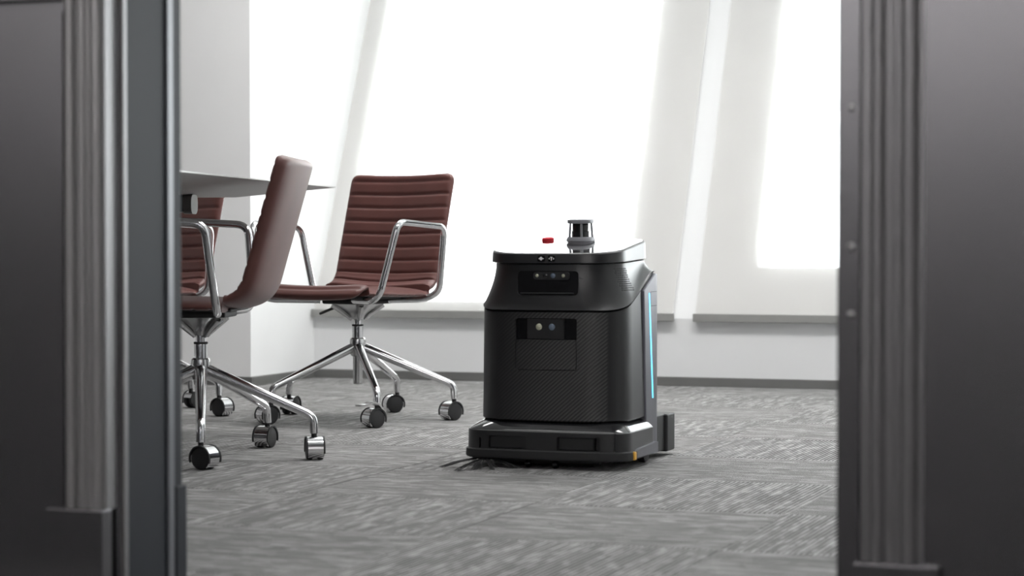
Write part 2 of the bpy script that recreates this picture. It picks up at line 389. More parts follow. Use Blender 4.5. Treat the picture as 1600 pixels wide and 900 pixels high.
# roller blinds along the leaning glass
def blind(u0, u1, label):
    root = empty('roller_blind', W((u0+u1)/2, D0-0.03, ZF-0.02), ROOM, label, 'blind', 'roller blinds along the windows')
    inv = Matrix.Translation((-(u0+u1)/2, -(D0-0.03), -(ZF-0.02)))
    bm = bmesh.new(); nu, nz = 14, 20; n0 = -0.022
    vs = [[bm.verts.new(inv @ fpt(u0+.006+(u1-u0-.012)*i/nu, wz(ZF)+0.01+(wz(CEIL-.06)-.01)*j/nz, n0 + 0.0018*math.sin(i*0.9+j*.35)*math.sin(PI*i/nu))) for i in range(nu+1)] for j in range(nz+1)]
    for j in range(nz):
        for i in range(nu): bm.faces.new((vs[j][i], vs[j][i+1], vs[j+1][i+1], vs[j+1][i]))
    obj('fabric', bm, M['blind'], root)
    bm = bmesh.new(); box(bm, u0, u1, D0-0.036, D0-0.012, ZF-0.012, ZF+0.022, 0.004, 2)
    for v in bm.verts: v.co = inv @ v.co
    obj('bottom_bar', bm, M['bar'], root)
    bm = bmesh.new(); c = fpt(0, wz(CEIL-.07), -0.045)
    lathe(bm, [(0.0, u0), (0.03, u0), (0.03, u1), (0.0, u1)], 18, inv @ Matrix.Translation((0, c.y, c.z)) @ Matrix.Rotation(PI/2, 4, 'Y'))
    obj('roller_tube', bm, M['bar'], root)
blind(UL+.004, -2.41, 'wide cream translucent roller blind with grey bottom bar, behind the chairs and the robot')
blind(-2.328, -0.60, 'cream translucent roller blind beside the right door jamb, right of the narrow gap')

# ------------------------------------------------------------------ the doorway
UDL, UDR = -1.828, -0.631
bm = bmesh.new()
box(bm, -7.2, UDL-0.083, DW0, DW1, 0, 0.968); box(bm, -7.2, UDL-0.083, DW0+.02, DW1, 0.968, 0.99); box(bm, -7.2, UDL-0.083, DW0, DW1, 0.99, CEIL)
box(bm, UDL-0.083, UDL-.004, DW0+.035, DW1, 0, CEIL)
box(bm, UDR+0.125, UR, DW0, DW1, 0, CEIL); box(bm, UDR+.03, UDR+0.125, DW0+.03, DW1, 0, CEIL)
box(bm, UDL-.004, UDR+.03, DW0, DW1, 2.15, CEIL)
structure(obj('wall_front', bm, M['frame_dark'], rot=RR))
# casing profile: beads along an extruded moulding
def casing(name, prof, z0, z1, m):
    bm = bmesh.new(); loft(bm, [[Vector((u, d, z0)) for u, d in prof], [Vector((u, d, z1)) for u, d in prof]])
    return structure(obj(name, bm, m, rot=RR))
def beads(u0, u1, dback, dface, list_b):
    pts = [(u1, dback), (u0, dback), (u0, dface)]
    for (c, w, h) in list_b:
        for k in range(9):
            a = PI*k/8; pts.append((c - w*math.cos(a), dface - h*math.sin(a)))
    pts.append((u1, dface)); return pts
casing('trim_1', beads(UDL-0.082, UDL-0.006, DW0+.035, DW0+.004, [(UDL-.071, .010, .010), (UDL-.050, .007, .005), (UDL-.021, .012, .012)]), 0.155, CEIL, M['bead'])
casing('trim_2', beads(UDR+0.033, UDR+0.124, DW0+.035, DW0+.004, [(UDR+.058, .011, .010), (UDR+.080, .004, .002), (UDR+.103, .013, .012)]), 0.133, CEIL, mat('door_bead_dark', (0.17, 0.166, 0.172), 0.38, metal=0.6, noise=0.05, nscale=8))
bm = bmesh.new(); box(bm, UDL-0.112, UDL-0.005, DW0-.012, DW0+.02, 0, 0.155, 0.003, 2); structure(obj('trim_3', bm, M['frame_dark'], rot=RR))
bm = bmesh.new(); box(bm, UDR+0.026, UDR+0.150, DW0-.014, DW0+.02, 0, 0.133, 0.003, 2); structure(obj('trim_4', bm, M['frame_dark'], rot=RR))
# frame: jambs and head, with reveal strips, screws
bm = bmesh.new()
box(bm, UDL-0.034, UDL-0.018, DW0+.035, DW1, 0, 2.15)                       # dark shadow gap base
box(bm, UDL-0.018, UDL+0.0, DW0+.056, DW1-.002, 0, 2.15, 0.002, 1)         # left jamb lining
box(bm, UDR, UDR+0.034, DW0+.0, DW1-.1, 0, 2.15, 0.003, 1)                 # right jamb lining
box(bm, UDL, UDR, DW0+.012, DW1-.002, 2.12, 2.15, 0.002, 1)
door = structure(obj('door_1', bm, M['jamb_dark'], rot=RR))
bm = bmesh.new(); box(bm, UDL-.012, UDL+.0025, DW0+.048, DW0+.060, 0.0, 2.12, 0.001, 1); obj('edge_strip', bm, M['bead'], door)
bm = bmesh.new(); box(bm, UDL-.0, UDL+.004, DW1-.056, DW1-.036, 0.0, 2.12, 0.001, 1); obj('seal_strip', bm, mat('seal_grey', (0.14, 0.145, 0.16), 0.4, metal=.3, noise=.05), door)
bm = bmesh.new(); box(bm, UDL-.012, UDL+.004, DW1-.03, DW1+.008, 0.0, 0.170, 0.002, 1); obj('inner_plinth', bm, M['jamb_dark'], door)
bm = bmesh.new(); box(bm, UDR+.0015, UDR+.0335, DW0-.0025, DW0+.004, 0.0, 2.12, 0.001, 1); obj('jamb_face', bm, M['frame_dark'], door)
for k, z in enumerate((0.785, 0.585, 0.488)):
    bm = bmesh.new(); lathe(bm, [(0, 0), (.006, 0), (.006, .001), (.0045, .0018), (0, .0018)], 16, Matrix.Translation((UDR+.021, DW0-.0022, z)) @ Matrix.Rotation(PI/2, 4, 'X'))
    obj('screw', bm, M['screw'], door)

# ================================================================== TABLE
tb = R(9)   # the table's long edge runs along the depth, a little turned
tip = Vector((-0.562, 6.95, 0)); TZ = 0.015
ct, st = math.cos(tb), math.sin(tb)
TX = Vector((ct, -st*0.6, 0)).normalized(); TY = Vector((st, ct, 0))
table = empty('conference_table', (tip.x-0.8, tip.y-1.1, 0), -tb, 'white conference table with a thin knife edge, behind the swivel chairs', 'table')
# local frame: tip at (lx, ly)
lt = Matrix.Rotation(tb, 4, 'Z') @ (tip - Vector((tip.x-0.8, tip.y-1.1, 0)))
bw, bl = 1.7, 2.3
def rect(x1, y1, x0, y0, z): return [Vector((x0, y0, z)), Vector((x1, y0, z)), Vector((x1, y1, z)), Vector((x0, y1, z))]
x1, y1 = lt.x, lt.y; x0, y0 = x1-bw, y1-bl
bm = bmesh.new(); loft(bm, [rect(x1, y1, x0, y0, .747+TZ), rect(x1, y1, x0, y0, .751+TZ)])
obj('tabletop', bm, M['table_top'], table)
bm = bmesh.new(); loft(bm, [rect(x1-.26, y1-.24, x0+.26, y0+.24, .712+TZ), rect(x1-.002, y1-.002, x0+.002, y0+.002, .7468+TZ)])
obj('bevelled_underside', bm, M['table_under'], table)
bm = bmesh.new(); box(bm, x1-1.35, x1-.27, y1-.725, y1-.675, .674, .726, .01, 2); obj('support_beam', bm, M['table_metal'], table)
bm = bmesh.new(); prism(bm, rrect2(y1-.732, y1-.668, .670, .7265, .02), lambda p: Vector((x1-.275, p[0], p[1])), lambda p: Vector((x1-.25, p[0], p[1]))); obj('beam_cap', bm, M['base'], table)
for yy in (y1-.70, y0+.7):
    bm = bmesh.new(); box(bm, x1-1.2, x1-.95, yy-.03, yy+.03, 0.03, .68, .01, 2); box(bm, x1-1.4, x1-.75, yy-.05, yy+.05, 0.0, .03, .01, 2); obj('table_leg', bm, M['table_metal'], table)

# ================================================================== SWIVEL CHAIRS
def resample(pts, step):
    out = [pts[0].copy()]; acc = 0; s = [0.0]
    L = [0]
    for a, b in zip(pts, pts[1:]): L.append(L[-1]+(b-a).length)
    tot = L[-1]; n = int(tot/step); res = []
    k = 0
    for i in range(n+1):
        t = tot*i/n
        while k < len(L)-2 and L[k+1] < t: k += 1
        f = (t-L[k])/(L[k+1]-L[k]); res.append(pts[k].lerp(pts[k+1], f))
    return res, tot
SEATPROF = fillet([(0, 0.275, 0.405), (0, 0.245, 0.436), (0, 0.05, 0.428), (0, -0.170, 0.424), (0, -0.280, 0.814)], 0.065, 10)
SEATPROF = [SEATPROF[0]] + SEATPROF[1:]
SP, SLEN = resample(SEATPROF, 0.0042)
def shell_mesh(i0, i1):
    n = len(SP); step = SLEN/(n-1); NV = 22
    vv = [-math.cos(PI*k/NV) for k in range(NV+1)]
    rings = []
    for i in range(i0, i1+1):
        s = i*step; p = SP[i]
        t = (SP[min(i+1, n-1)] - SP[max(i-1, 0)]).normalized()
        nn = Vector((0, -t.z, t.y)); nn = nn if (nn.z > 0 or nn.y > 0) else -nn
        nn = Vector((0, t.z, -t.y)) if False else nn
        back = max(0, min(1, (s-0.36)/0.1))
        th = 0.026 + 0.018*back
        e0 = s; e1 = SLEN - s; e = min(e0, e1); rc = 0.03 if e1 < e0 else 0.045
        hw = 0.218 - 0.004*back
        if e < rc: hw -= rc - math.sqrt(max(0, rc*rc-(rc-e)**2))
        tk = 1.0
        if e < 0.012: tk = math.sqrt(max(0.0, 1-(1-e/0.012)**2)); tk = max(tk, 0.12)
        gs = (SLEN - s - 0.028) / 0.046; gd = abs(gs-round(gs))*0.046
        gr = 0.0055*math.exp(-(gd/0.0045)**2) * (1 if 0.02 < e else 0)
        if e1 < 0.05: gr *= 0.6
        cav = 0.010 + 0.012*back
        fr, bk = [], []
        for v in vv:
            prof = (1-abs(v)**9)**0.5 if abs(v) < 1 else 0
            base = cav*v*v
            grv = gr*(1 - max(0, (abs(v)-.9)/.1)*0.5)
            fr.append(Vector((v*hw, 0, 0)) + p + nn*(base + th*0.5*prof*tk - grv*prof))
            bk.append(Vector((v*hw, 0, 0)) + p + nn*(base - th*0.5*prof*tk))
        rings.append(fr + bk[-2:0:-1])
    bm = bmesh.new(); loft(bm, rings); return bm
NSP = len(SP)
split = next(i for i, p in enumerate(SP) if p.y < -0.145)
def rotz(a): return Matrix.Rotation(a, 4, 'Z')
def circ(r, z, n=32, sq=0.0, hw=0):
    out = []
    for k in range(n):
        a = 2*PI*k/n; c, s = math.cos(a), math.sin(a)
        if sq:
            e = 2/ (2+6*sq); x = math.copysign(abs(c)**e, c); y = math.copysign(abs(s)**e, s)
        else: x, y = c, s
        out.append(Vector((r*x, r*y, z)))
    return out
CH = {}
def arm_bm(s):
    bm = bmesh.new()
    pts = [(s*.07, .11, .398), (s*.21, .200, .400), (s*.256, .220, .425), (s*.298, .182, .652), (s*.298, -.074, .638), (s*.262, -.096, .425), (s*.21, -.09, .400), (s*.07, -.06, .396)]
    pts = [Vector(p) for p in pts]
    f = fillet(pts, 0.034, 7)
    tube(bm, f, 0.0112, 12); return bm
def leg_bm():
    bm = bmesh.new()
    p = fillet([(0.012, 0, .243), (0.275, 0, .134), (0.318, 0, .116), (0.32, 0, .070)], 0.03, 6)
    n = len(p); rr = []; asp = []
    for q in p:
        t = min(1, max(0, q.x/0.3)); rr.append(0.0165 - 0.005*t); asp.append(1.35 - 0.3*t)
    tube(bm, p, rr, 12, up=(0, 1, 0), aspect=None if False else [1/a if False else 1 for a in asp]); return bm
def hood_bm():
    bm = bmesh.new(); r1, r2, w = 0.0325, 0.0300, 0.021; n = 22; a0, a1 = R(-48), R(165)
    o1, o2 = [], []
    for k in range(n+1):
        a = a0 + (a1-a0)*k/n
        o1.append((math.cos(a), math.sin(a)))
    out = [(r1*c, r1*s) for c, s in o1] + [(r2*c, r2*s) for c, s in o1[::-1]]
    prism(bm, out, lambda p: Vector((p[0], -w, p[1]+0.0295)), lambda p: Vector((p[0], w, p[1]+0.0295)))
    return bm
def rim_bm(s):
    bm = bmesh.new(); n = 22; a0, a1 = R(-20), R(200); r1, r2 = 0.034, 0.0300
    o1 = [(math.cos(a0+(a1-a0)*k/n), math.sin(a0+(a1-a0)*k/n)) for k in range(n+1)]
    out = [(r1*c, r1*q) for c, q in o1] + [(r2*c, r2*q) for c, q in o1[::-1]]
    ya, yb = sorted((s*0.021, s*0.0255))
    prism(bm, out, lambda p: Vector((p[0], ya, p[1]+0.0295)), lambda p: Vector((p[0], yb, p[1]+0.0295)))
    return bm
def wheel_bm(s):
    bm = bmesh.new()
    prof = [(0.0, 0.0), (0.026, 0.0), (0.0290, 0.002), (0.0295, 0.005), (0.0295, 0.013), (0.028, 0.0165), (0.024, 0.018), (0.012, 0.0188), (0.0, 0.019)]
    m = Matrix.Translation((0, s*0.006, 0.0295)) @ Matrix.Rotation(-PI/2*s, 4, 'X')
    lathe(bm, prof, 28, m); return bm
CM = {}
def shared(key, name, maker, m, parent, loc=(0, 0, 0), rot=(0, 0, 0), ang=35):
    if key not in CM:
        o = obj(name, maker(), m, parent, loc, rot, ang); CM[key] = o.data; return o
    o = bpy.data.objects.new(name, CM[key]); COL.objects.link(o); o.location = loc; o.rotation_euler = rot; o.parent = parent; wn(o); return o
def support_bm():
    bm = bmesh.new(); rings = []
    for t in range(11):
        f = t/10; z = .334 + .05*f; r = .021 + .055*f**1.7
        rings.append(circ(r, z, 32, 0.25*f))
    loft(bm, rings)
    for k in range(4):
        a = PI/4 + k*PI/2
        tube(bm, [(0.02*math.cos(a), 0.02*math.sin(a), .332), (.045*math.cos(a), .045*math.sin(a), .352), (.085*math.cos(a), .085*math.sin(a), .381)], [.006, .008, .009], 8)
    return bm
def plate_bm():
    bm = bmesh.new(); box(bm, -.085, .085, -.085, .085, .384, .402, .006, 2); box(bm, -.13, .13, -.11, .11, .402, .411, .003, 1)
    box(bm, -.17, .17, -.10, .17, .409, .416, .003, 1); return bm
def gas_bm():
    bm = bmesh.new(); lathe(bm, [(0, .30), (.0135, .30), (.0135, .337), (0, .337)], 24); lathe(bm, [(0, .262), (.0185, .262), (.0185, .309), (.0175, .311), (0, .311)], 28); return bm
def ring_bm():
    bm = bmesh.new(); lathe(bm, [(.010, .3105), (.0192, .3105), (.0195, .3135), (.0185, .316), (.010, .316)], 28); return bm
def hub_bm():
    bm = bmesh.new(); lathe(bm, [(0, .118), (.0145, .118), (.0155, .122), (.0165, .21), (.022, .212), (.027, .225), (.028, .255), (.026, .268), (.022, .272), (0, .272)], 32); return bm
def lever_bm():
    bm = bmesh.new(); tube(bm, fillet([(.045, .0, .378), (.09, 0, .372), (.165, -.01, .348)], .02, 5), [.004]*4+[.005]*5, 8); return bm
def stem_bm():
    bm = bmesh.new(); lathe(bm, [(0, .050), (.0075, .050), (.0075, .072), (0, .072)], 16); return bm
def brake_bm():
    bm = bmesh.new()
    tube(bm, fillet([(.026, 0, .026), (.034, 0, .052), (.012, 0, .080), (-.022, 0, .070), (-.055, 0, .072)], .012, 4), .016, 8, up=(0, 0, 1)); 
    for v in bm.verts: pass
    return bm
def brake_plate_bm():
    bm = bmesh.new(); path = fillet([(-.0345, 0, .022), (-.036, 0, .045), (-.014, 0, .074), (.010, 0, .083), (.026, 0, .074), (.060, 0, .073)], .01, 4)
    hw = .016; th = .003; rings = []
    for i, p in enumerate(path):
        t = (path[min(i+1, len(path)-1)]-path[max(i-1, 0)]).normalized(); n = Vector((-t.z, 0, t.x))
        rings.append([p+Vector((0, -hw, 0))-n*th, p+Vector((0, hw, 0))-n*th, p+Vector((0, hw, 0))+n*th, p+Vector((0, -hw, 0))+n*th])
    loft(bm, rings); return bm
def make_chair(x, y, face, star, trails, label, brake=None):
    th = PI - R(face)
    root = empty('swivel_chair', (x, y, 0), th, label, 'chair', 'burgundy swivel chairs around the conference table')
    shared('seat', 'seat', lambda: shell_mesh(0, split), M['leather'], root, ang=60)
    shared('back', 'backrest', lambda: shell_mesh(split, NSP-1), M['leather'], root, ang=60)
    for s in (-1, 1): shared(('arm', s), 'armrest', lambda: arm_bm(s), M['chrome'], root)
    shared('plate', 'seat_plate', plate_bm, M['black'], root)
    shared('support', 'seat_support', support_bm, M['alu'], root)
    shared('gas', 'gas_lift', gas_bm, M['chrome'], root)
    shared('ring', 'rubber_ring', ring_bm, M['rubber'], root)
    shared('hub', 'hub', hub_bm, M['alu'], root)
    shared('lever', 'height_lever', lever_bm, M['table_metal'], root)
    for k in range(5):
        aw = R(star) + R(72)*k
        dw = Vector((math.sin(aw), -math.cos(aw), 0))
        al = math.atan2(dw.y, dw.x) - th
        shared('leg', 'leg', leg_bm, M['chrome'], root, rot=(0, 0, al))
        # caster under the leg tip: turned so that the wheels trail the stem
        tx, ty = trails[k]
        ca = math.atan2(ty, tx) - th
        tipl = Vector((0.32*math.cos(al), 0.32*math.sin(al), 0))
        c = bpy.data.objects.new('caster', None); COL.objects.link(c); c.parent = root; c.empty_display_size = .03
        off = Vector((math.cos(ca), math.sin(ca), 0))*0.014
        c.location = tipl; c.rotation_euler = (0, 0, ca)
        shared('stem', 'stem', stem_bm, M['black'], c)
        shared('hood', 'hood', hood_bm, M['chrome'], c, loc=(.014, 0, 0))
        for s in (-1, 1):
            shared(('wheel', s), 'wheel', lambda: wheel_bm(s), M['wheel'], c, loc=(.014, 0, 0))
            shared(('rim', s), 'fender', lambda: rim_bm(s), M['wheel'], c, loc=(.014, 0, 0))
        if brake == k:
            shared('brake', 'brake_lever', brake_plate_bm, M['alu'], c, loc=(.014, 0, 0))
    return root
make_chair(-0.853, 5.96, 94, 8, [(.85, -.5), (.2, -.98), (-.35, -.94), (-.5, .5), (.3, .8)],
           'burgundy leather swivel chair turned away, nearest the doorway, its smooth back showing')
make_chair(-0.511, 7.203, 33, 15, [(-.75, -.65), (-.7, -.7), (-.9, -.4), (.3, .9), (-.8, -.6)],
           'burgundy leather swivel chair with ribbed front showing, between the table and the robot', brake=0)
make_chair(-1.302, 7.42, 33, 5, [(.7, -.6), (.8, -.6), (.6, .7), (-.6, .5), (-.8, -.3)],
           'burgundy leather swivel chair partly hidden by the left door jamb, beyond the table')

# ================================================================== CLEANING ROBOT
PSI = 20
rob = empty('cleaning_robot', (0.155, 5.848, 0), R(-PSI), 'black floor cleaning robot with lidar turret and cyan side light on grey carpet', 'robot')
def ring(hw, y0, y1, rf, rr, bulge, zf, ce=5, cs=6, m=7):
    pts = []
    def arc(cx, cy, r, a0): return [(cx + r*math.cos(R(a0+90*k/cs)), cy + r*math.sin(R(a0+90*k/cs))) for k in range(cs+1)]
    def line(a, b, k): return [(a[0]+(b[0]-a[0])*i/k, a[1]+(b[1]-a[1])*i/k) for i in range(1, k)]
    seq = []
    A = arc(hw-rf, y0+rf, rf, 270); B = arc(hw-rr, y1-rr, rr, 0); C = arc(-hw+rr, y1-rr, rr, 90); D = arc(-hw+rf, y0+rf, rf, 180)
    seq = A + line(A[-1], B[0], 2*m) + B + line(B[-1], C[0], m) + C + line(C[-1], D[0], 2*m) + D + line(D[-1], A[0], 3*m)
    out = []
    ym = (y0+y1)/2
    for x, y in seq:
        w = max(0, min(1, (ym-y)/(ym-y0)))
        yy = y + bulge*(x/hw)**2*w
        out.append(Vector((x, yy, zf(yy) if callable(zf) else zf)))
    return out
def sm(t): t = max(0, min(1, t)); return t*t*(3-2*t)
def seam(y):
    t = max(0, min(1, (y+.175)/.26)); return .410 + .098*t**1.35
def lidlow(y): return .5325 + .011*(y+.2)/.3
BW = .2035
# inner chassis closes the gaps
bm = bmesh.new(); loft(bm, [ring(BW-.016, -.182, .15, .05, .05, .012, .05), ring(BW-.016, -.182, .15, .05, .05, .012, .40)]); obj('chassis', bm, M['rubber'], rob)
bm = bmesh.new(); loft(bm, [ring(.160, -.16, .13, .05, .05, .01, .40), ring(.160, -.16, .13, .05, .05, .01, .537)]); obj('upper_chassis', bm, M['rubber'], rob)
# body drum
def body_bm():
    bm = bmesh.new(); rings = []
    z0 = .1225
    rings.append(ring(BW-.003, -.1965, .16, .086, .05, .016, z0))
    for k in range(9):
        f = k/8
        rings.append(ring(BW+.001-.003*f, -.2+.002*f, .16, .088, .05, .016, (lambda y, f=f: (z0+.003)*(1-f) + (seam(y)-.0035)*f)))
    rings.append(ring(BW-.006, -.194, .155, .084, .05, .016, lambda y: seam(y)-.0015))
    loft(bm, rings); return bm
def cutter(out2, y0, y1):
    bm = bmesh.new(); prism(bm, out2, lambda p: Vector((p[0], y0, p[1])), lambda p: Vector((p[0], y1, p[1])))
    o = obj('cutter', bm, M['black']); o.parent = rob; return o
front = obj('front_panel', body_bm(), M['carbon'], rob)
PANX = (-.0845, .0845)
boolean(front, [cutter(rrect2(*PANX, .2555, .3915, .007), -.3, -.1885)])
acc = obj('access_panel', body_bm(), M['carbon'], rob)
boolean(acc, [cutter(rrect2(PANX[0]+.0018, PANX[1]-.0018, .2573, .3345, .006), -.3, -.180)], 'INTERSECT')
# camera strip
bm = bmesh.new(); prism(bm, rrect2(PANX[0]+.0008, PANX[1]-.0008, .3358, .3907, .006), lambda p: Vector((p[0], -.1905, p[1])), lambda p: Vector((p[0], -.18, p[1])))
cam_win = obj('camera_window', bm, M['rob_lens'], rob)
bm = bmesh.new(); prism(bm, rrect2(-.052, .050, .337, .3895, .001, 1), lambda p: Vector((p[0], -.1935, p[1])), lambda p: Vector((p[0], -.189, p[1]))); obj('lens_plate', bm, M['rob_pocket'], cam_win)
for k, (lx, m) in enumerate(((-.0194, 'glass_bead'), (.0162, 'glass_blue'))):
    bm = bmesh.new(); mt = Matrix.Translation((lx, -.1935, .3685)) @ Matrix.Rotation(PI/2, 4, 'X')
    lathe(bm, [(0, 0), (.0085, 0), (.0085, .0015), (.007, .003), (.0035, .0042), (0, .0045)], 20, mt); obj('camera_lens', bm, M[m], cam_win)
# head with concave flare
def head_bm():
    bm = bmesh.new(); rings = []
    NL = 12
    for k in range(NL+1):
        f = k/NL; fl = (1-f)**1.9
        hw = .178 + .0265*fl; y0 = -.1775 - .0225*fl
        rings.append(ring(hw, y0, min(.145+.015*fl, .16), .098 - .008*fl, .05, .016, (lambda y, f=f: seam(y)*(1-f) + (lidlow(y)-.003)*f)))
    lo = [Vector((p.x*.985, p.y*.985, p.z+.0012)) for p in rings[0]]
    rings[0] = [Vector((p.x, p.y, p.z+.003)) for p in rings[0]]
    hi = [Vector((p.x*.96, p.y*.96, p.z+.0015)) for p in rings[-1]]
    loft(bm, [lo]+rings+[hi]); return bm
hb = head_bm(); bmesh.ops.recalc_face_normals(hb, faces=hb.faces[:]); bvh = BVHTree.FromBMesh(hb)
head = obj('head_shell', hb, M['rob'], rob)
boolean(head, [cutter(rrect2(-.0835, .0838, .4505, .5145, .010), -.32, -.176)])
bm = bmesh.new(); prism(bm, rrect2(-.0830, .0833, .451, .514, .010), lambda p: Vector((p[0], -.178, p[1])), lambda p: Vector((p[0], -.165, p[1])))
hw_ = obj('sensor_window', bm, M['rob_lens'], rob)
bm = bmesh.new(); prism(bm, rrect2(-.039, .060, .4915, .5115, .007), lambda p: Vector((p[0], -.1830, p[1])), lambda p: Vector((p[0], -.177, p[1]))); obj('sensor_bar', bm, M['rob_pocket'], hw_)
for lx, r_, m in ((-.0285, .0045, 'glass_bead'), (-.0055, .0065, 'rob_gloss'), (.0155, .0065, 'glass_blue'), (.0437, .0045, 'glass_bead')):
    bm = bmesh.new(); lathe(bm, [(0, 0), (r_, 0), (r_, .001), (r_*.6, .0022), (0, .0025)], 18, Matrix.Translation((lx, -.183, .502)) @ Matrix.Rotation(PI/2, 4, 'X')); obj('sensor_lens', bm, M[m], hw_)
bm = bmesh.new(); box(bm, -.074, .074, -.190, -.178, .4535, .4575, .0012, 1); obj('lower_lip', bm, M['rob_gloss'], hw_)
# speaker holes on the right shoulder
bm = bmesh.new()
for a in range(9):
    for b in range(11):
        ang = R(270 + 66 + a*4.0 + (10-b)*.8 + (b % 2)*2.0); z = .464 + b*.0056
        dirv = Vector((math.cos(ang), math.sin(ang), 0))
        org = Vector((.080, -.085, z)) + dirv*.3
        hit = bvh.ray_cast(org, -dirv)
        if hit[0] is None: continue
        nrm = hit[1]; nrm = nrm if nrm.dot(dirv) > 0 else -nrm
        q = nrm.to_track_quat('Z', 'Y').to_matrix().to_4x4(); q.translation = hit[0] + nrm*0.0001
        lathe(bm, [(0, -.001), (.0020, -.001), (.0020, .0004), (0, .0004)], 8, q)
sg = obj('speaker_grille', bm, M['rubber'], rob); sg['kind'] = 'stuff'
# lid
def lidtop(y): return .5585 + .040*(y+.19)/.34
bm = bmesh.new()
A = ring(.184, -.183, .150, .088, .06, .011, lidlow); A0 = [Vector((p.x*.97, p.y*.97, p.z)) for p in A]; A = [Vector((p.x, p.y, p.z+.002)) for p in A]
Bq = ring(.1825, -.1815, .148, .088, .06, .011, lambda y: lidtop(y)-.0035); Cq = ring(.1805, -.1805, .147, .088, .06, .011, lambda y: lidtop(y)-.001); Dq = ring(.179, -.178, .1445, .087, .058, .011, lidtop)
loft(bm, [A0, A, Bq, Cq, Dq]); lid = obj('lid', bm, M['rob'], rob, ang=25)
bm = bmesh.new(); loft(bm, [ring(.1775, -.1765, .143, .086, .058, .011, lambda y: lidtop(y)-.002), ring(.1775, -.1765, .143, .086, .058, .011, lambda y: lidtop(y)+.0006), ring(.176, -.175, .1415, .085, .057, .011, lambda y: lidtop(y)+.0010)])
ltop = obj('top_plate', bm, M['rob_lid'], rob, ang=6)
# seam outline of the touch screen on the top plate
bm = bmesh.new(); o_ = ring(.155, -.135, .120, .08, .05, .012, lambda y: lidtop(y)+.0012); i_ = ring(.1538, -.1338, .1188, .079, .049, .012, lambda y: lidtop(y)+.0012)
ov = [bm.verts.new(p) for p in o_]; iv = [bm.verts.new(p) for p in i_]
for k in range(len(ov)):
    j = (k+1) % len(ov)
    bm.faces.new((ov[k], ov[j], iv[j], iv[k]))
obj('screen_seam', bm, M['rubber'], rob)
# icon badges on the lid's front edge
def badge(cx):
    bm = bmesh.new(); prism(bm, rrect2(cx-.0095, cx+.0095, .5385, .5545, .004), lambda p: Vector((p[0], -.1845, p[1])), lambda p: Vector((p[0], -.176, p[1]))); return obj('icon_badge', bm, M['rob_lens'], lid)
def mark(parent, polys):
    bm = bmesh.new()
    for poly in polys: prism(bm, poly, lambda p: Vector((p[0], -.1851, p[1])), lambda p: Vector((p[0], -.1843, p[1])))
    obj('icon_mark', bm, M['white_mark'], parent)
c = -.0168; z = .5465; bd = badge(c)
mark(bd, [[(c-.008, z), (c-.004, z+.0022), (c-.0022, z+.0042), (c+.0012, z+.005), (c+.0024, z+.0022), (c+.008, z), (c+.0024, z-.0022), (c+.0012, z-.005), (c-.0022, z-.0042), (c-.004, z-.0022)]])
c = .0114; bd = badge(c)
mark(bd, [[(c-.0038, z+.0045), (c+.0038, z+.0045), (c+.0012, z+.001), (c+.0012, z-.005), (c-.0012, z-.005), (c-.0012, z+.001)],
          [(c-.0078, z), (c-.005, z+.0026), (c-.005, z-.0026)], [(c+.005, z+.0026), (c+.0078, z), (c+.005, z-.0026)]])
# emergency button and lidar
by = .100; bx = -.096
bm = bmesh.new(); lathe(bm, [(0, -.002), (.0165, -.002), (.0165, .0055), (.015, .0075), (.010, .0084), (0, .0086)], 28, Matrix.Translation((bx, by, lidtop(by)+.001)) @ Matrix.Rotation(R(6.9), 4, 'X')); obj('emergency_button', bm, M['red'], rob)
lx, ly = .011, .062
LZ = lidtop(ly)+.0008
lid_m = Matrix.Translation((lx, ly, LZ)) @ Matrix.Rotation(R(2), 4, 'X')
LB = bpy.data.objects.new('lidar', None); COL.objects.link(LB); LB.parent = rob; LB.matrix_local = lid_m; LB.empty_display_size = .03
bm = bmesh.new(); loft(bm, [circ(.034, -.003, 40, .12), circ(.034, .0012, 40, .12), circ(.0375, .0035, 40, .12), circ(.0372, .007, 40, .12), circ(.035, .013, 40, .12), circ(.0335, .0145, 40, .12)]); obj('lidar_base', bm, M['lidar_grey'], LB)
bm = bmesh.new(); loft(bm, [circ(.0305, .0510, 40, .2), circ(.0335, .0525, 40, .2), circ(.0335, .0605, 40, .2), circ(.032, .062, 40, .2)]); obj('lidar_cap', bm, M['lidar_grey'], LB)
for k in range(5):
    a = R(-68 + 72*k)
    bm = bmesh.new(); tube(bm, [(.0325*math.cos(a), .0325*math.sin(a), .013), (.0295*math.cos(a), .0295*math.sin(a), .057)], [.0036, .0032], 8); obj('lidar_post', bm, M['lidar_grey'], LB)
bm = bmesh.new(); lathe(bm, [(0, .013), (.0245, .013), (.0245, .030), (.023, .031), (.023, .047), (.020, .0505), (0, .0505)], 32); obj('lidar_drum', bm, M['rob_gloss'], LB)
# rear and side shell
SH0, SH1 = -.001, .162
def shtop(y): return min(.462 + .42*(y-SH0), .505)
bm = bmesh.new(); rings = []
def shring(z, ins=0.0): 
    f = (z-.02)/.44
    return ring(.2085-ins, SH0+.026*(1-f)+ins, SH1-ins, .006, .045, 0, z)
for z in (.022, .026, .06, .12, .2, .3, .4, .45): rings.append(shring(z, .002 if z < .024 else 0))
base_r = rings[-1]
rings.append([Vector((p.x, p.y, shtop(p.y)-.004)) for p in base_r]); rings.append([Vector((p.x*.988, p.y*.99+.001, shtop(p.y)-.001)) for p in base_r])
rings.append([Vector((p.x*.95, p.y*.97+.003, shtop(p.y))) for p in base_r])
loft(bm, rings); shell = obj('rear_shell', bm, M['rob_shell'], rob)
bm = bmesh.new()
def ylight(z): return .048 + .034*(.453-z)/.283
lz = [.170 + (.453-.170)*k/10 for k in range(11)]
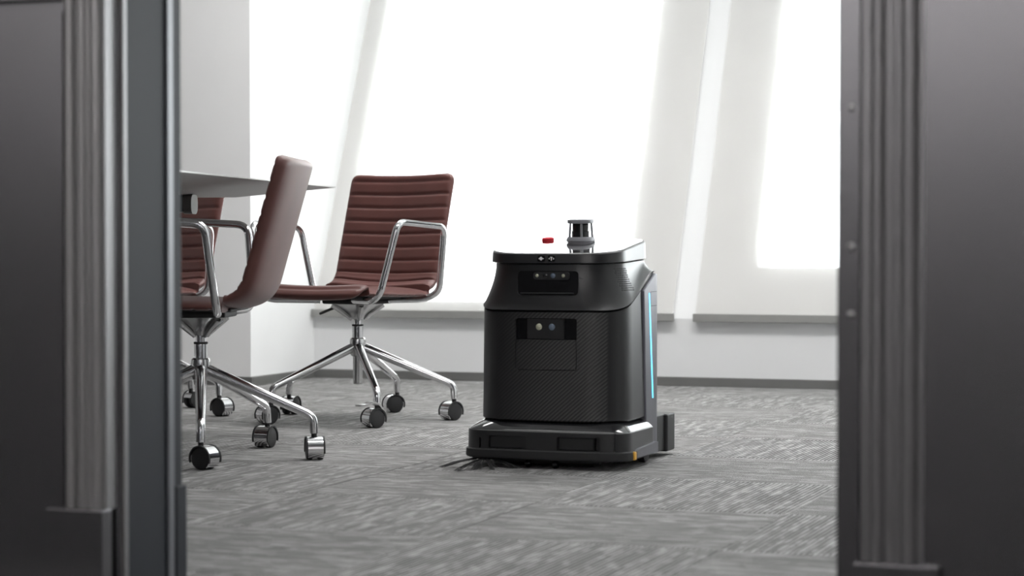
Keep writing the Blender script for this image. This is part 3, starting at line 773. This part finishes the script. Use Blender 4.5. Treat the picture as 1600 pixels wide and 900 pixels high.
out = [(ylight(z)-.0045, z) for z in lz] + [(ylight(z)+.0045, z) for z in lz[::-1]]
prism(bm, out, lambda p: Vector((.2070, p[0], p[1])), lambda p: Vector((.2094, p[0], p[1]))); obj('light_strip', bm, M['cyan'], shell)
bm = bmesh.new(); prism(bm, rrect2(.062, .116, .419, .455, .002), lambda p: Vector((.2070, p[0], p[1])), lambda p: Vector((.2086, p[0], p[1]))); fl = obj('side_flap', bm, M['rob_shell'], shell)
bm = bmesh.new(); 
box(bm, .2080, .2089, .060, .118, .4552, .4566); box(bm, .2080, .2089, .060, .118, .4174, .4188); box(bm, .2080, .2089, .0600, .0614, .4174, .4566); obj('flap_gap', bm, M['rubber'], shell)
# shoulder above the shell, behind the head
bm = bmesh.new(); loft(bm, [ring(.197, .03, .158, .03, .045, 0, .44), ring(.1965, .035, .157, .03, .045, 0, .50), ring(.182, .045, .150, .03, .045, 0, .524)]); obj('shoulder', bm, M['rob'], rob)
# base block, glossy cover, bumper skirt
def base_bm():
    bm = bmesh.new(); loft(bm, [ring(.2235, -.2245, .06, .052, .03, .010, .046), ring(.2245, -.2255, .06, .052, .03, .010, .049), ring(.2235, -.2245, .06, .052, .03, .010, .096), ring(.221, -.222, .06, .050, .03, .010, .0985)]); return bm
base = obj('base_housing', base_bm(), M['rob'], rob)
cut = [cutter(rrect2(-.150, -.045, .0505, .0835, .004), -.32, -.210), cutter(rrect2(.040, .156, .0475, .0850, .004), -.32, -.208), cutter(rrect2(.137, .155, .0485, .0840, .003), -.32, -.190), cutter(rrect2(-.1765, -.172, .049, .077, .0012), -.32, -.2065)]
bm = bmesh.new(); box(bm, .1930, .1944, -.4, -.1, .04, .12); co = obj('cutter', bm, M['black']); co.parent = rob
boolean(base, cut + [co])
for (a, b, y_, tilt) in ((-.149, -.046, -.212, .4), (.041, .136, -.2105, -3)):
    bm = bmesh.new(); box(bm, a, b, y_, y_+.004, .0515, .0825, .001, 1); obj('pocket_insert', bm, M['rob_pocket'] if a < 0 else M['rob'], rob)
bm = bmesh.new()
loft(bm, [ring(.2205, -.2215, .06, .050, .03, .010, .0975), ring(.219, -.220, .06, .050, .03, .010, .1005), ring(.210, -.2105, .06, .050, .03, .012, .1085), ring(.198, -.198, .06, .055, .03, .014, .117), ring(.190, -.190, .06, .055, .03, .014, .1225)])
obj('base_cover', bm, M['rob_gloss'], rob)
bm = bmesh.new()
loft(bm, [ring(.224, -.226, .04, .052, .02, .010, .0235), ring(.2285, -.231, .04, .054, .02, .010, .026), ring(.2295, -.232, .04, .054, .02, .010, .031), ring(.2285, -.231, .04, .054, .02, .010, .046), ring(.225, -.227, .04, .052, .02, .010, .049)])
obj('bumper', bm, M['rubber'], rob)
# raised fender along the right side with an amber tab
bm = bmesh.new(); prism(bm, [(-.145, .030), (-.145, .047), (-.12, .052), (.05, .056), (.05, .028)], lambda p: Vector((.205, p[0], p[1])), lambda p: Vector((.2335, p[0], p[1]))); obj('side_fender', bm, M['rob_shell'], rob)
bm = bmesh.new(); box(bm, .219, .2345, -.166, -.152, .026, .047, .0015, 1); obj('amber_tab', bm, M['yellow'], rob)
# rear squeegee box
bm = bmesh.new(); box(bm, -.20, .203, .14, .225, .016, .116, .004, 2); box(bm, -.212, .212, .215, .292, .012, .116, .006, 3); obj('rear_box', bm, M['black'], rob)
# running gear under the skirt
for s, xx, yy, r_ in ((1, .192, .045, .036), (-1, -.192, .045, .036)):
    bm = bmesh.new(); lathe(bm, [(0, -.012), (r_*.7, -.012), (r_*.95, -.010), (r_, -.006), (r_, .006), (r_*.95, .010), (r_*.7, .012), (0, .012)], 28, Matrix.Translation((xx, yy, r_)) @ Matrix.Rotation(PI/2, 4, 'Y')); obj('drive_wheel', bm, M['rubber'], rob)
for xx, yy in ((-.050, -.19), (.030, -.205)):
    bm = bmesh.new(); lathe(bm, [(0, -.007), (.008, -.007), (.0105, -.004), (.0105, .004), (.008, .007), (0, .007)], 20, Matrix.Translation((xx, yy, .0108)) @ Matrix.Rotation(PI/2, 4, 'Y'))
    obj('guide_wheel', bm, M['rob_gloss'], rob)
bm = bmesh.new(); box(bm, -.15, .15, -.19, .1, .012, .05, .004, 1); obj('underbody', bm, M['rubber'], rob)
bm = bmesh.new(); lathe(bm, [(0, -.12), (.016, -.12), (.016, .12), (0, .12)], 18, Matrix.Translation((0, -.15, .018)) @ Matrix.Rotation(PI/2, 4, 'Y')); obj('roller_brush', bm, M['rubber'], rob)
# side brush: hub plus tufts of bristles
sb = bpy.data.objects.new('side_brush', None); COL.objects.link(sb); sb.parent = rob; sb.location = (-.172, -.190, 0); sb.empty_display_size = .03
bm = bmesh.new(); lathe(bm, [(0, .016), (.016, .016), (.020, .022), (.020, .03), (0, .03)], 20); obj('brush_hub', bm, M['rubber'], sb)
bm = bmesh.new()
for a0 in (266, 280, 303, 335, 225, 60, 130):
    for k in range(16):
        a = R(a0 + rnd.uniform(-4, 4)); L_ = rnd.uniform(.155, .172) if 260 < a0 < 270 else rnd.uniform(.11, .13)
        ca, sa = math.cos(a), math.sin(a); dz = rnd.uniform(0, .003)
        ofs = rnd.uniform(-.004, .004)
        p = [(.014*ca - ofs*sa, .014*sa + ofs*ca, .021), (.05*ca - ofs*sa, .05*sa + ofs*ca, .017+dz), (L_*.75*ca - ofs*sa*1.4, L_*.75*sa + ofs*ca*1.4, .009+dz), (L_*ca - ofs*sa*1.8, L_*sa + ofs*ca*1.8, .0022)]
        tube(bm, p, [.0010, .0009, .0008, .0005], 4)
br = obj('bristles', bm, M['rubber'], sb); br['kind'] = 'stuff'
